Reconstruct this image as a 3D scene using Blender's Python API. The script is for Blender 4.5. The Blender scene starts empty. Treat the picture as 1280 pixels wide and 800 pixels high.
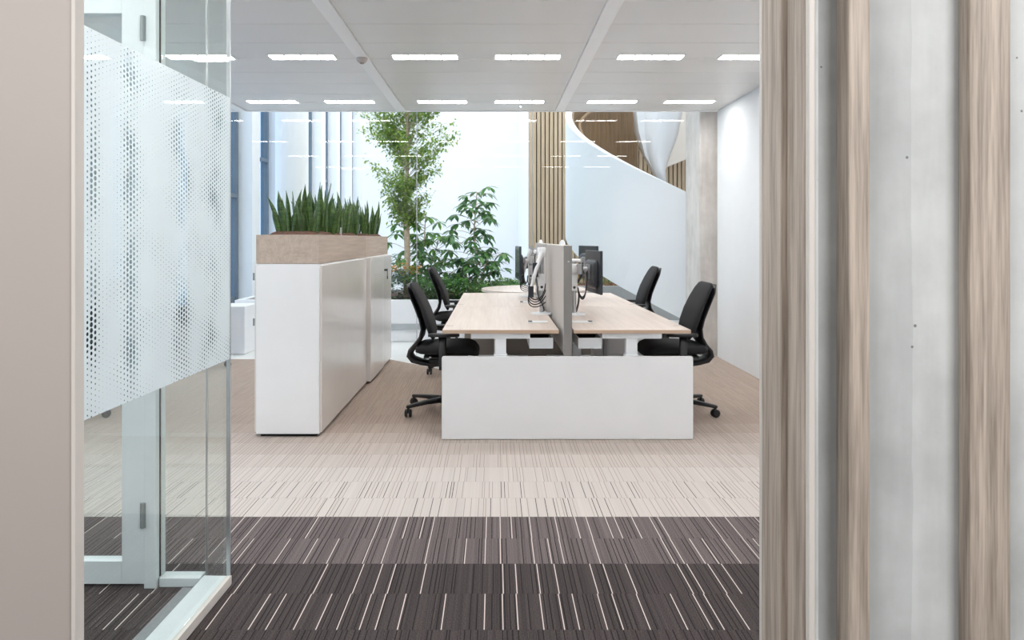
import bpy, math, random
from mathutils import Vector, Matrix
random.seed(7)
PI = math.pi
S = bpy.context.scene
COL = S.collection

# ------------------------------------------------------------------ camera, world, light
F, PX, PY, EYE = 895.0, 618.0, 299.0, 1.34
cam_d = bpy.data.cameras.new('camera'); cam = bpy.data.objects.new('camera', cam_d); COL.objects.link(cam)
cam.location = (0, 0, EYE); cam.rotation_euler = (PI/2, 0, 0)
cam_d.sensor_width = 36; cam_d.lens = F/1280*36
cam_d.shift_x = (640-PX)/1280; cam_d.shift_y = -(400-PY)/1280
cam_d.clip_start = 0.05; cam_d.clip_end = 200
S.camera = cam
S.view_settings.view_transform = 'Standard'; S.view_settings.look = 'None'
S.view_settings.gamma = 1; S.view_settings.use_curve_mapping = False
S.view_settings.exposure = 0.40

w = bpy.data.worlds.new('sky'); S.world = w; w.use_nodes = True
bg = w.node_tree.nodes['Background']
bg.inputs[0].default_value = (0.88, 0.94, 1.0, 1); bg.inputs[1].default_value = 1.25

def area(name, loc, size, sizey, power, rot, color=(1, 1, 1)):
    l = bpy.data.lights.new(name, 'AREA'); l.shape = 'RECTANGLE'; l.size = size; l.size_y = sizey
    l.energy = power; l.color = color
    o = bpy.data.objects.new(name, l); COL.objects.link(o); o.location = loc; o.rotation_euler = rot
    return o
# added area light, out of view, boosting daylight from the atrium top
area('atrium_daylight_fill', (0.2, 13.5, 7.6), 7.5, 9.5, 360, (0, 0, 0), (1.0, 0.99, 0.97))
# two added fill lights, unseen behind the camera
area('corridor_fill', (-1.45, -0.8, 2.2), 1.1, 1.4, 29, (math.radians(58), 0, math.radians(-28)), (1.0, 0.99, 0.975))
area('corridor_fill', (1.55, -1.0, 2.4), 1.2, 0.9, 38, (math.radians(48), 0, math.radians(18)), (1.0, 0.99, 0.975))
area('meeting_room_fill', (-2.9, 2.0, 2.76), 0.5, 0.5, 8, (0, 0, 0), (1.0, 0.99, 0.98))  # added fill light, unseen, brightens the room behind the film
LAMP_EMISSION = 27.0

# ------------------------------------------------------------------ node helpers
class NT:
    def __init__(s, m): s.m = m; s.t = m.node_tree; s.n = s.t.nodes; s.l = s.t.links
    def new(s, typ, **kw):
        n = s.n.new(typ)
        for k, v in kw.items(): setattr(n, k, v)
        return n
    def put(s, inp, v):
        if hasattr(v, 'links') or isinstance(v, bpy.types.NodeSocket): s.l.new(v, inp)
        else: inp.default_value = v
    def math(s, op, a, b=0.0, c=None):
        n = s.new('ShaderNodeMath', operation=op); s.put(n.inputs[0], a); s.put(n.inputs[1], b)
        if c is not None: s.put(n.inputs[2], c)
        return n.outputs[0]
    def mix(s, f, a, b):
        n = s.new('ShaderNodeMix', data_type='RGBA'); s.put(n.inputs['Factor'], f)
        s.put([i for i in n.inputs if i.name == 'A' and i.type == 'RGBA'][0], a if not isinstance(a, tuple) else (*a[:3], 1))
        s.put([i for i in n.inputs if i.name == 'B' and i.type == 'RGBA'][0], b if not isinstance(b, tuple) else (*b[:3], 1))
        return [o for o in n.outputs if o.type == 'RGBA'][0]
    def coord(s):
        c = s.new('ShaderNodeTexCoord').outputs['Object']
        sp = s.new('ShaderNodeSeparateXYZ'); s.l.new(c, sp.inputs[0])
        return c, sp.outputs[0], sp.outputs[1], sp.outputs[2]
    def vec(s, x, y, z=0.0):
        n = s.new('ShaderNodeCombineXYZ'); s.put(n.inputs[0], x); s.put(n.inputs[1], y); s.put(n.inputs[2], z); return n.outputs[0]
    def wn(s, x, y, z=0.0):
        n = s.new('ShaderNodeTexWhiteNoise', noise_dimensions='3D'); s.l.new(s.vec(x, y, z), n.inputs[0]); return n.outputs['Value']
    def noise(s, v, scale, detail=3.0, rough=0.5):
        n = s.new('ShaderNodeTexNoise'); s.l.new(v, n.inputs['Vector']); n.inputs['Scale'].default_value = scale
        n.inputs['Detail'].default_value = detail; n.inputs['Roughness'].default_value = rough; return n.outputs['Fac']
    def scalev(s, v, sc):
        n = s.new('ShaderNodeMapping'); s.l.new(v, n.inputs[0]); n.inputs['Scale'].default_value = sc; return n.outputs[0]
    def ramp(s, f, stops):
        n = s.new('ShaderNodeValToRGB'); s.l.new(f, n.inputs[0]); e = n.color_ramp.elements
        while len(e) < len(stops): e.new(0.5)
        for i, (p, c) in enumerate(stops): e[i].position = p; e[i].color = (*c[:3], 1)
        return n.outputs[0]
    def bump(s, h, strength, dist=0.01):
        n = s.new('ShaderNodeBump'); s.l.new(h, n.inputs['Height']); n.inputs['Strength'].default_value = strength
        n.inputs['Distance'].default_value = dist; return n.outputs[0]

def sr(r, g, b):
    f = lambda c: (c/255)/12.92 if c/255 <= 0.04045 else ((c/255+0.055)/1.055)**2.4
    return (f(r), f(g), f(b))
M = {}
def mat(name, color=(0.8, 0.8, 0.8), rough=0.5, metal=0.0, spec=0.5, vary=0.03, vs=6.0, bump=0.0, bs=200.0):
    m = bpy.data.materials.new(name); m.use_nodes = True; t = NT(m); p = t.n['Principled BSDF']
    c, x, y, z = t.coord()
    n = t.noise(c, vs)
    a = tuple(max(0, v*(1-vary)) for v in color); b = tuple(min(1, v*(1+vary)) for v in color)
    t.l.new(t.ramp(n, [(0.3, a), (0.7, b)]), p.inputs['Base Color'])
    p.inputs['Roughness'].default_value = rough; p.inputs['Metallic'].default_value = metal
    p.inputs['Specular IOR Level'].default_value = spec
    if bump: t.l.new(t.bump(t.noise(c, bs, 2), bump, 0.002), p.inputs['Normal'])
    M[name] = m; return m
def emis(name, color, strength):
    m = bpy.data.materials.new(name); m.use_nodes = True; t = NT(m); p = t.n['Principled BSDF']
    p.inputs['Base Color'].default_value = (0.8, 0.8, 0.8, 1)
    p.inputs['Emission Color'].default_value = (*color, 1); p.inputs['Emission Strength'].default_value = strength
    M[name] = m; return m
def glass(name, tint, refl=1.0, rough=0.0, ior=1.5):
    m = bpy.data.materials.new(name); m.use_nodes = True; t = NT(m); t.n.remove(t.n['Principled BSDF'])
    out = t.n['Material Output']
    tr = t.new('ShaderNodeBsdfTransparent'); tr.inputs[0].default_value = (*tint, 1)
    gl = t.new('ShaderNodeBsdfGlossy'); gl.inputs['Roughness'].default_value = rough
    gl.inputs[0].default_value = (1, 1, 1, 1)
    fr = t.new('ShaderNodeFresnel'); fr.inputs[0].default_value = ior
    # a pane's back face must reflect like its front face: use the facing-corrected incidence
    geo = t.new('ShaderNodeNewGeometry'); 
    vm = t.new('ShaderNodeVectorMath', operation='DOT_PRODUCT'); t.l.new(geo.outputs['Incoming'], vm.inputs[0]); t.l.new(geo.outputs['Normal'], vm.inputs[1])
    cs = t.math('ABSOLUTE', vm.outputs['Value'])
    om = t.math('SUBTRACT', 1.0, cs)
    f5 = t.math('POWER', om, 5.0)
    f0 = ((ior-1)/(ior+1))**2
    fac = t.math('MULTIPLY', t.math('ADD', f0, t.math('MULTIPLY', f5, 1-f0)), refl)
    mx = t.new('ShaderNodeMixShader'); t.l.new(fac, mx.inputs[0]); t.l.new(tr.outputs[0], mx.inputs[1]); t.l.new(gl.outputs[0], mx.inputs[2])
    t.n.remove(fr)
    t.l.new(mx.outputs[0], out.inputs[0]); M[name] = m; return m
def wood(name, c1, c2, axis='z', rough=0.5, sc=1.0, bump=0.1):
    m = bpy.data.materials.new(name); m.use_nodes = True; t = NT(m); p = t.n['Principled BSDF']
    c, x, y, z = t.coord()
    s = {'z': (14, 14, 0.7), 'x': (0.7, 14, 14), 'y': (14, 0.7, 14)}[axis]
    s = tuple(v*sc for v in s)
    n1 = t.noise(t.scalev(c, s), 3.0, 4, 0.6)
    s2 = {'z': (90, 90, 2.5), 'x': (2.5, 90, 90), 'y': (90, 2.5, 90)}[axis]
    n2 = t.noise(t.scalev(c, tuple(v*sc for v in s2)), 2.0, 2, 0.6)
    f = t.math('ADD', t.math('MULTIPLY', n1, 0.65), t.math('MULTIPLY', n2, 0.35))
    t.l.new(t.ramp(f, [(0.36, c1), (0.62, c2)]), p.inputs['Base Color'])
    p.inputs['Roughness'].default_value = rough
    t.l.new(t.bump(n2, bump, 0.001), p.inputs['Normal']); M[name] = m; return m

mat('white_laminate', sr(238, 238, 240), 0.35, vary=0.01)
mat('white_metal', sr(238, 240, 243), 0.38, vary=0.01)
mat('cabinet_gloss', sr(226, 221, 217), 0.17, vary=0.015, spec=0.6)
mat('door_frame_white', sr(226, 232, 236), 0.35, vary=0.01)
mat('plaster', sr(236, 238, 240), 0.7, vary=0.01)
mat('plaster_warm', sr(222, 215, 206), 0.7, vary=0.02)
mat('ceiling_metal', sr(229, 227, 225), 0.36, vary=0.02, vs=1.5)
mat('ceiling_beam', sr(249, 249, 249), 0.5, vary=0.01)
mat('stair_white', sr(232, 237, 242), 0.45, vary=0.01)
mat('black_plastic', sr(34, 34, 36), 0.42, vary=0.05)
mat('black_fabric', sr(30, 30, 33), 0.85, vary=0.18, vs=300, bump=0.25, bs=600)
mat('dark_blue_metal', sr(98, 112, 124), 0.4, vary=0.05)
mat('screen_black', sr(26, 30, 36), 0.16, vary=0.02)
mat('monitor_plastic', sr(44, 50, 58), 0.32, vary=0.05)
mat('aluminium', sr(196, 198, 202), 0.3, metal=0.85, vary=0.03)
mat('steel_hinge', sr(140, 148, 150), 0.4, metal=0.3, vary=0.05)
mat('screen_fabric', sr(186, 181, 177), 0.9, vary=0.05, vs=250, bump=0.3, bs=500)
mat('screen_edge', sr(134, 131, 129), 0.7, vary=0.03)
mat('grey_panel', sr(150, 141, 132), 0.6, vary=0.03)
mat('beige_panel', sr(182, 173, 168), 0.5, vary=0.025, vs=2)
mat('cream_edge', sr(214, 208, 202), 0.5, vary=0.02)
mat('stone_floor', sr(222, 222, 220), 0.3, vary=0.03, vs=2)
mat('strip_grey', sr(142, 145, 148), 0.8, vary=0.06, vs=60)
mat('curb_grey', sr(176, 180, 182), 0.5, vary=0.04)
mat('soil', sr(92, 62, 48), 0.95, vary=0.5, vs=60, bump=0.6, bs=60)
mat('trunk', sr(196, 176, 154), 0.8, vary=0.2, vs=20)
mat('shadow_gap', sr(60, 46, 36), 0.8, vary=0.05)
mat('gap_dark', sr(30, 30, 32), 0.8, vary=0.05)
glass('clear_glass', (0.955, 0.98, 0.972), 0.9)
glass('atrium_glass', (0.985, 0.993, 0.996), 0.33)
glass('window_glass', (0.80, 0.90, 1.0), 1.0)
emis('lamp_diffuser', (1.0, 0.98, 0.95), LAMP_EMISSION)
wood('desk_wood', sr(204, 188, 177), sr(222, 208, 198), 'y', 0.38, 0.35, 0.02)
wood('planter_wood', sr(172, 154, 140), sr(196, 180, 167), 'y', 0.5, 0.5, 0.03)
wood('desk_edge', sr(186, 160, 138), sr(204, 180, 158), 'x', 0.5, 0.5, 0.03)
wood('slat_wood', sr(142, 129, 118), sr(196, 182, 169), 'z', 0.55, 1.5, 0.25)
wood('atrium_slat', sr(178, 156, 128), sr(204, 184, 156), 'z', 0.6, 0.6, 0.05)
wood('stair_wood', sr(112, 88, 60), sr(142, 116, 84), 'z', 0.5, 0.6, 0.05)

def leafmat(name, c1, c2, trans=0.35, rough=0.45):
    m = bpy.data.materials.new(name); m.use_nodes = True; t = NT(m); p = t.n['Principled BSDF']
    c, x, y, z = t.coord()
    col = t.ramp(t.noise(c, 9.0, 3, 0.7), [(0.33, c1), (0.68, c2)])
    t.l.new(col, p.inputs['Base Color']); p.inputs['Roughness'].default_value = rough
    tl = t.new('ShaderNodeBsdfTranslucent'); t.l.new(col, tl.inputs[0])
    mx = t.new('ShaderNodeMixShader'); mx.inputs[0].default_value = trans
    t.l.new(p.outputs[0], mx.inputs[1]); t.l.new(tl.outputs[0], mx.inputs[2]); t.l.new(mx.outputs[0], t.n['Material Output'].inputs[0])
    M[name] = m
leafmat('leaf_light', sr(132, 168, 62), sr(194, 214, 116), 0.55)
leafmat('leaf_mid', sr(66, 124, 58), sr(128, 178, 92), 0.4)
leafmat('leaf_dark', sr(48, 96, 56), sr(112, 158, 104), 0.3, 0.35)
leafmat('leaf_hedge', sr(62, 124, 42), sr(140, 190, 84), 0.35)
leafmat('leaf_glass_tint', sr(84, 104, 104), sr(150, 166, 160), 0.2)  # grey-blue of layered glass reflection put into the leaf colour
leafmat('leaf_orange', sr(196, 120, 50), sr(226, 176, 90), 0.3)

def snake_mat():
    m = bpy.data.materials.new('snake_leaf'); m.use_nodes = True; t = NT(m); p = t.n['Principled BSDF']
    c, x, y, z = t.coord()
    band = t.noise(t.scalev(c, (8, 8, 70)), 1.0, 3, 0.6)
    blot = t.noise(c, 4.0, 1)
    base = t.ramp(band, [(0.35, sr(20, 44, 28)), (0.6, sr(74, 106, 54))])
    base = t.mix(t.math('MULTIPLY', blot, 0.5), base, sr(98, 130, 52))
    t.l.new(base, p.inputs['Base Color']); p.inputs['Roughness'].default_value = 0.33
    M['snake_leaf'] = m
snake_mat()

def concrete_mat(name, c1, c2):
    m = bpy.data.materials.new(name); m.use_nodes = True; t = NT(m); p = t.n['Principled BSDF']
    c, x, y, z = t.coord()
    n = t.noise(c, 3.2, 6, 0.62); n2 = t.noise(t.scalev(c, (14, 14, 1.6)), 1.5, 3, 0.6)
    f = t.math('ADD', t.math('MULTIPLY', n, 0.7), t.math('MULTIPLY', n2, 0.3))
    col = t.ramp(f, [(0.34, c1), (0.62, c2)])
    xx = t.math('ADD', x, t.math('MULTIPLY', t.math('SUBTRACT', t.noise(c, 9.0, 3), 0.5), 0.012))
    dark_band = t.math('MULTIPLY', t.math('GREATER_THAN', xx, 0.58), t.math('LESS_THAN', xx, 0.6765))  # slightly greyer vertical band right of the mid-width batten
    col = t.mix(t.math('MULTIPLY', dark_band, 0.16), col, sr(120, 124, 126))
    v = t.new('ShaderNodeTexVoronoi'); t.l.new(c, v.inputs['Vector']); v.inputs['Scale'].default_value = 22.0
    rnd = t.new('ShaderNodeSeparateColor'); t.l.new(v.outputs['Color'], rnd.inputs[0])
    size = t.math('MULTIPLY', t.math('GREATER_THAN', rnd.outputs[0], 0.62), t.math('MULTIPLY', rnd.outputs[1], 0.11))
    pit = t.math('LESS_THAN', v.outputs['Distance'], size)
    col = t.mix(t.math('MULTIPLY', pit, 0.7), col, sr(80, 80, 80))
    t.l.new(col, p.inputs['Base Color']); p.inputs['Roughness'].default_value = 0.65
    t.l.new(t.bump(t.noise(c, 40, 4), 0.12, 0.003), p.inputs['Normal']); M[name] = m
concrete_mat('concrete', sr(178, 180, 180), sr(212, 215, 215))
concrete_mat('concrete_column', sr(190, 184, 178), sr(218, 213, 208))

def carpet_mat():
    m = bpy.data.materials.new('carpet'); m.use_nodes = True; t = NT(m); p = t.n['Principled BSDF']
    c, x, y, z = t.coord(); MT = t.math
    r = MT('FLOOR', MT('DIVIDE', MT('SUBTRACT', y, 3.456), 0.25))
    def ge(v): return MT('GREATER_THAN', r, v-0.5)
    shift = MT('MULTIPLY', t.wn(r, 3.1, 7.7), 0.02)
    xs = MT('ADD', x, shift)
    fine = t.wn(MT('FLOOR', MT('DIVIDE', xs, 0.0045)), r, 1.0)
    med = t.wn(MT('FLOOR', MT('DIVIDE', xs, 0.013)), MT('FLOOR', MT('DIVIDE', r, 2.0)), 2.0)
    spk = t.noise(c, 230, 1)
    # dark thin lines
    q = MT('DIVIDE', xs, 0.021); qf = MT('FRACT', q); qi = MT('FLOOR', q)
    pos = MT('ADD', 0.2, MT('MULTIPLY', t.wn(qi, 5.0, 3.0), 0.6))
    dl = MT('LESS_THAN', MT('ABSOLUTE', MT('SUBTRACT', qf, pos)), 0.085)
    pres = t.wn(qi, r, 4.0)
    darkline_some = MT('MULTIPLY', dl, MT('GREATER_THAN', pres, 0.80))
    darkline_many = MT('MULTIPLY', dl, MT('GREATER_THAN', pres, 0.35))
    # pale accent lines
    q2 = MT('DIVIDE', xs, 0.072); qi2 = MT('FLOOR', q2)
    pos2 = MT('ADD', 0.1, MT('MULTIPLY', t.wn(qi2, 9.0, 6.0), 0.8))
    wl = MT('MULTIPLY', MT('LESS_THAN', MT('ABSOLUTE', MT('SUBTRACT', MT('FRACT', q2), pos2)), 0.026), MT('GREATER_THAN', t.wn(qi2, r, 8.0), 0.42))
    wl = MT('MULTIPLY', wl, MT('MULTIPLY', MT('SUBTRACT', 1.0, ge(0)), ge(-4)))
    # base by zone
    base = t.mix(ge(-2), sr(72, 65, 65), sr(106, 97, 97))
    base = t.mix(ge(0), base, sr(198, 190, 185))
    base = t.mix(MT('MINIMUM', MT('MAXIMUM', MT('MULTIPLY', MT('SUBTRACT', r, 2.0), 0.22), 0.0), 1.0), base, sr(172, 156, 145))
    zone = MT('SUBTRACT', 1.0, ge(0))
    # fine stripe modulation
    amp = MT('ADD', 0.07, MT('MULTIPLY', zone, 0.20))
    mod = MT('ADD', MT('MULTIPLY', MT('SUBTRACT', fine, 0.5), amp), MT('MULTIPLY', MT('SUBTRACT', med, 0.5), amp))
    mod = MT('ADD', mod, MT('MULTIPLY', MT('SUBTRACT', spk, 0.5), MT('ADD', 0.25, MT('MULTIPLY', zone, 1.7))))
    mul = MT('ADD', 1.0, mod)
    vm = t.new('ShaderNodeVectorMath', operation='SCALE'); t.l.new(base, vm.inputs[0]); t.l.new(mul, vm.inputs['Scale'])
    col = vm.outputs[0]
    strong = MT('MULTIPLY', darkline_some, MT('SUBTRACT', 1.0, ge(2)))
    col = t.mix(MT('MULTIPLY', darkline_many, MT('ADD', 0.52, MT('MULTIPLY', zone, 0.35))), col, t.mix(zone, sr(120, 100, 88), sr(24, 20, 22)))
    col = t.mix(MT('MULTIPLY', strong, 0.8), col, sr(38, 32, 32))
    col = t.mix(MT('MULTIPLY', wl, 0.9), col, sr(222, 212, 204))
    # plank seams
    fy = MT('FRACT', MT('DIVIDE', MT('SUBTRACT', y, 3.456), 0.25))
    seam = MT('LESS_THAN', fy, 0.014)
    col = t.mix(MT('MULTIPLY', seam, 0.18), col, sr(60, 50, 48))
    t.l.new(col, p.inputs['Base Color']); p.inputs['Roughness'].default_value = 0.9
    p.inputs['Specular IOR Level'].default_value = 0.15
    t.l.new(t.bump(spk, 0.25, 0.002), p.inputs['Normal']); M['carpet'] = m
carpet_mat()

def film_mat():
    m = bpy.data.materials.new('frosted_film'); m.use_nodes = True; t = NT(m); t.n.remove(t.n['Principled BSDF']); MT = t.math
    c, x, y, z = t.coord()
    pu, pv = 0.0175, 0.0150
    iu = MT('FLOOR', MT('DIVIDE', y, pu))
    odd = MT('MULTIPLY', MT('MODULO', MT('ABSOLUTE', iu), 2.0), 0.5)
    v = MT('ADD', MT('DIVIDE', z, pv), odd); iv = MT('FLOOR', v)
    fu = MT('MULTIPLY', MT('SUBTRACT', MT('FRACT', MT('DIVIDE', y, pu)), 0.5), pu)
    fv = MT('MULTIPLY', MT('SUBTRACT', MT('FRACT', v), 0.5), pv)
    d = MT('SQRT', MT('ADD', MT('MULTIPLY', fu, fu), MT('MULTIPLY', fv, fv)))
    cy = MT('MULTIPLY', iu, pu); cz = MT('MULTIPLY', iv, pv)
    def band(c0, wd):
        e = MT('DIVIDE', MT('SUBTRACT', cy, c0), wd); return MT('POWER', 2.718, MT('MULTIPLY', MT('MULTIPLY', e, e), -1.0))
    bands = MT('ADD', MT('ADD', band(1.86, .03), MT('MULTIPLY', band(2.045, .045), 1.3)), MT('ADD', band(2.36, .07), band(2.63, .10)))
    n1 = t.noise(t.vec(MT('MULTIPLY', cy, 3.0), 1.0, MT('MULTIPLY', cz, 3.5)), 1.3, 2, 0.6)
    n1 = MT('MULTIPLY', MT('SUBTRACT', n1, 0.30), 2.6); n1 = MT('MAXIMUM', MT('MINIMUM', n1, 1.2), 0.0)
    n2 = t.noise(t.vec(cy, 5.0, cz), 7.0, 1, 0.5)
    rad = MT('MULTIPLY', MT('ADD', MT('MULTIPLY', MT('MULTIPLY', bands, n1), 0.0056), MT('MULTIPLY', MT('SUBTRACT', n2, 0.37), 0.0062)), 1.0)
    rad = MT('MINIMUM', rad, 0.0066)
    dot = MT('LESS_THAN', d, rad)
    df = t.new('ShaderNodeBsdfDiffuse'); df.inputs[0].default_value = (*sr(236, 239, 241), 1)
    tl = t.new('ShaderNodeBsdfTranslucent'); tl.inputs[0].default_value = (*sr(236, 242, 246), 1)
    a = t.new('ShaderNodeMixShader'); a.inputs[0].default_value = 0.6; t.l.new(df.outputs[0], a.inputs[1]); t.l.new(tl.outputs[0], a.inputs[2])
    tr = t.new('ShaderNodeBsdfTransparent'); tr.inputs[0].default_value = (0.75, 0.82, 0.85, 1)
    b = t.new('ShaderNodeMixShader'); b.inputs[0].default_value = 0.08; t.l.new(a.outputs[0], b.inputs[1]); t.l.new(tr.outputs[0], b.inputs[2])
    tr2 = t.new('ShaderNodeBsdfTransparent'); tr2.inputs[0].default_value = (0.42, 0.47, 0.5, 1)
    mx = t.new('ShaderNodeMixShader'); t.l.new(dot, mx.inputs[0]); t.l.new(b.outputs[0], mx.inputs[1]); t.l.new(tr2.outputs[0], mx.inputs[2])
    t.l.new(mx.outputs[0], t.n['Material Output'].inputs[0]); M['frosted_film'] = m
film_mat()

def perf_mat():
    m = bpy.data.materials.new('perforated_front'); m.use_nodes = True; t = NT(m); p = t.n['Principled BSDF']; MT = t.math
    c, x, y, z = t.coord()
    fy = MT('SUBTRACT', MT('FRACT', MT('DIVIDE', y, 0.02)), 0.5); fz = MT('SUBTRACT', MT('FRACT', MT('DIVIDE', z, 0.02)), 0.5)
    d = MT('SQRT', MT('ADD', MT('MULTIPLY', fy, fy), MT('MULTIPLY', fz, fz)))
    inside = MT('MULTIPLY', MT('LESS_THAN', MT('ABSOLUTE', MT('SUBTRACT', MT('FRACT', MT('DIVIDE', MT('ADD', z, 0.02), 0.36)), 0.5)), 0.36),
                MT('MULTIPLY', MT('GREATER_THAN', y, 6.78), MT('LESS_THAN', y, 7.3)))
    dot = MT('MULTIPLY', MT('LESS_THAN', d, 0.2), inside)
    t.l.new(t.mix(MT('MULTIPLY', dot, 0.45), sr(228, 224, 221), sr(120, 115, 110)), p.inputs['Base Color'])
    p.inputs['Roughness'].default_value = 0.2; M['perforated_front'] = m
perf_mat()

# ------------------------------------------------------------------ mesh helpers
class MB:
    def __init__(s): s.v = []; s.f = []; s.sm = []; s.mi = []
    def add(s, vs, fs, smooth=False, mi=0, mtx=None):
        b = len(s.v); s.v += [tuple(mtx @ Vector(q)) if mtx else tuple(q) for q in vs]
        s.f += [tuple(b+i for i in f) for f in fs]; s.sm += [smooth]*len(fs); s.mi += [mi]*len(fs); return s
    def box(s, x0, x1, y0, y1, z0, z1, mi=0, mtx=None):
        vs = [(x0, y0, z0), (x1, y0, z0), (x1, y1, z0), (x0, y1, z0), (x0, y0, z1), (x1, y0, z1), (x1, y1, z1), (x0, y1, z1)]
        return s.add(vs, [(0, 3, 2, 1), (4, 5, 6, 7), (0, 1, 5, 4), (1, 2, 6, 5), (2, 3, 7, 6), (3, 0, 4, 7)], False, mi, mtx)
    def tube(s, pts, rad, n=12, cap=True, mi=0):
        pts = [Vector(p) for p in pts]; rads = rad if isinstance(rad, (list, tuple)) else [rad]*len(pts)
        vs, fs = [], []; prev = None
        for i, p in enumerate(pts):
            d = (pts[min(i+1, len(pts)-1)]-pts[max(i-1, 0)]).normalized()
            if prev is None: u = d.orthogonal().normalized()
            else: u = (prev - d*prev.dot(d)).normalized()
            prev = u; vv = d.cross(u)
            for k in range(n):
                a = 2*PI*k/n; vs.append(p+(u*math.cos(a)+vv*math.sin(a))*rads[i])
        for i in range(len(pts)-1):
            for k in range(n):
                a, b = i*n+k, i*n+(k+1) % n; fs.append((a, b, b+n, a+n))
        s.add(vs, fs, True, mi)
        if cap:
            L = len(pts)-1
            s.add(vs[:n], [tuple(reversed(range(n)))], False, mi); s.add(vs[L*n:], [tuple(range(n))], False, mi)
        return s
    def loft(s, secs, n=28, p=4.0, mi=0, cap=True):
        """secs: (center, u, v, hu, hv) superellipse sections"""
        vs, fs = [], []
        for (c, u, v, hu, hv) in secs:
            c, u, v = Vector(c), Vector(u), Vector(v)
            for k in range(n):
                a = 2*PI*k/n; ca, sa = math.cos(a), math.sin(a)
                x = math.copysign(abs(ca)**(2/p), ca); y = math.copysign(abs(sa)**(2/p), sa)
                vs.append(c+u*(hu*x)+v*(hv*y))
        for i in range(len(secs)-1):
            for k in range(n):
                a, b = i*n+k, i*n+(k+1) % n; fs.append((a, b, b+n, a+n))
        if cap: fs.append(tuple(reversed(range(n)))); L = len(secs)-1; fs.append(tuple(L*n+k for k in range(n)))
        return s.add(vs, fs, True, mi)
    def prism(s, poly, z0, z1, mi=0, smooth=False):
        n = len(poly); vs = [(x, y, z0) for x, y in poly]+[(x, y, z1) for x, y in poly]
        fs = [tuple(reversed(range(n))), tuple(range(n, 2*n))]+[(i, (i+1) % n, n+(i+1) % n, n+i) for i in range(n)]
        return s.add(vs, fs, smooth, mi)
    def cyl(s, x, y, z0, z1, r, r2=None, n=28, mi=0):
        r2 = r if r2 is None else r2
        s.tube([(x, y, z0), (x, y, z1)], [r, r2], n, True, mi); return s
    def build(s, name, m, parent=None, bevel=0.0, seg=2, loc=None):
        me = bpy.data.meshes.new(name); me.from_pydata(s.v, [], s.f)
        ms = m if isinstance(m, (list, tuple)) else [m]
        for q in ms: me.materials.append(M[q])
        me.polygons.foreach_set('use_smooth', s.sm); me.polygons.foreach_set('material_index', s.mi); me.update()
        o = bpy.data.objects.new(name, me); COL.objects.link(o)
        if parent: o.parent = parent
        if loc: o.location = loc
        if bevel:
            b = o.modifiers.new('bevel', 'BEVEL'); b.width = bevel; b.segments = seg; b.limit_method = 'ANGLE'; b.angle_limit = math.radians(50)
            b.harden_normals = False
        return o
def B(*a): return MB().box(*a)
def thing(name, label, cat, loc=(0, 0, 0), rz=0.0, group=None):
    o = bpy.data.objects.new(name, None); COL.objects.link(o); o.location = loc; o.rotation_euler = (0, 0, rz)
    o.empty_display_size = 0.1
    return tag(o, label, cat, group)
def tag(o, label, cat, group=None, kind=None):
    o['label'] = label; o['category'] = cat
    if group: o['group'] = group
    if kind: o['kind'] = kind
    return o
def struct(o): o['kind'] = 'structure'; return o
def kids(o): return [c for c in COL.objects if c.parent == o]
def copy_tree(o, parent=None, loc=None, rz=None, label=None, group=None):
    c = o.copy(); COL.objects.link(c)
    if parent: c.parent = parent
    if loc is not None: c.location = loc
    if rz is not None: c.rotation_euler = (0, 0, rz)
    if label: c['label'] = label
    if group: c['group'] = group
    for ch in kids(o): copy_tree(ch, c)
    return c
CEIL = 2.80

# ------------------------------------------------------------------ room shell
fl = MB()
ys = 8.0
fl.prism([(-4.2, -3), (2.75, -3), (2.75, 8.2), (1.33, 8.2), (1.33, 7.0), (-0.33, 7.15), (-1.18, ys), (-4.2, ys)], -0.1, 0.0)
struct(fl.build('floor', 'carpet'))
f2 = MB(); f2.box(-4.2, 7.2, 8.2, 20.7, -0.1, -0.002)
f2.prism([(-4.2, ys), (-1.18, ys), (-0.33, 7.15), (1.33, 7.0), (1.33, 8.2), (-4.2, 8.2)], -0.1, -0.002)
struct(f2.build('floor', 'stone_floor'))

# ceiling: metal planks between flush beams, slab above
ce = MB(); ce.box(-4.2, 2.75, 1.3, 8.15, CEIL+0.03, CEIL+0.5, 1)
bays = [(-4.2, -2.91), (-2.81, -1.11), (-1.01, 0.69), (0.79, 2.54)]
rows = []
y = 8.13
while y > 1.35:
    rows.append((max(1.3, y-0.4675), y)); y -= 0.4675
for (a, b) in bays:
    for (y0, y1) in rows:
        ce.box(a+0.002, b-0.002, y0+0.0015, y1-0.0015, CEIL, CEIL+0.028, 0)
cob = ce.build('ceiling', ['ceiling_metal', 'ceiling_beam'], bevel=0.004, seg=2); struct(cob)
for i, (a, b) in enumerate([(-2.91, -2.81), (-1.11, -1.01), (0.69, 0.79)]):
    struct(B(a, b, 1.3, 8.15, CEIL-0.012, CEIL+0.03).build('trim_%d' % (i+1), 'ceiling_beam', bevel=0.003))
struct(B(-4.2, 2.75, 8.13, 8.17, CEIL-0.008, CEIL+0.5).build('trim_4', 'ceiling_beam', bevel=0.003))
struct(B(-4.2, 2.75, -3, 1.3, CEIL, CEIL+0.5).build('ceiling', 'ceiling_metal'))

# office right wall, corridor walls
struct(B(2.54, 2.75, 1.3, 8.16, 0, CEIL).build('wall_right', 'plaster'))
struct(B(-4.2, 2.75, -3.1, -3.0, 0, CEIL).build('wall_back', 'plaster'))
struct(B(2.75, 2.85, -3, 1.3, 0, CEIL).build('wall_corridor_right', 'plaster'))
struct(B(-4.3, -4.2, -3, 1.3, 0, CEIL).build('wall_corridor_left', 'plaster'))

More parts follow.
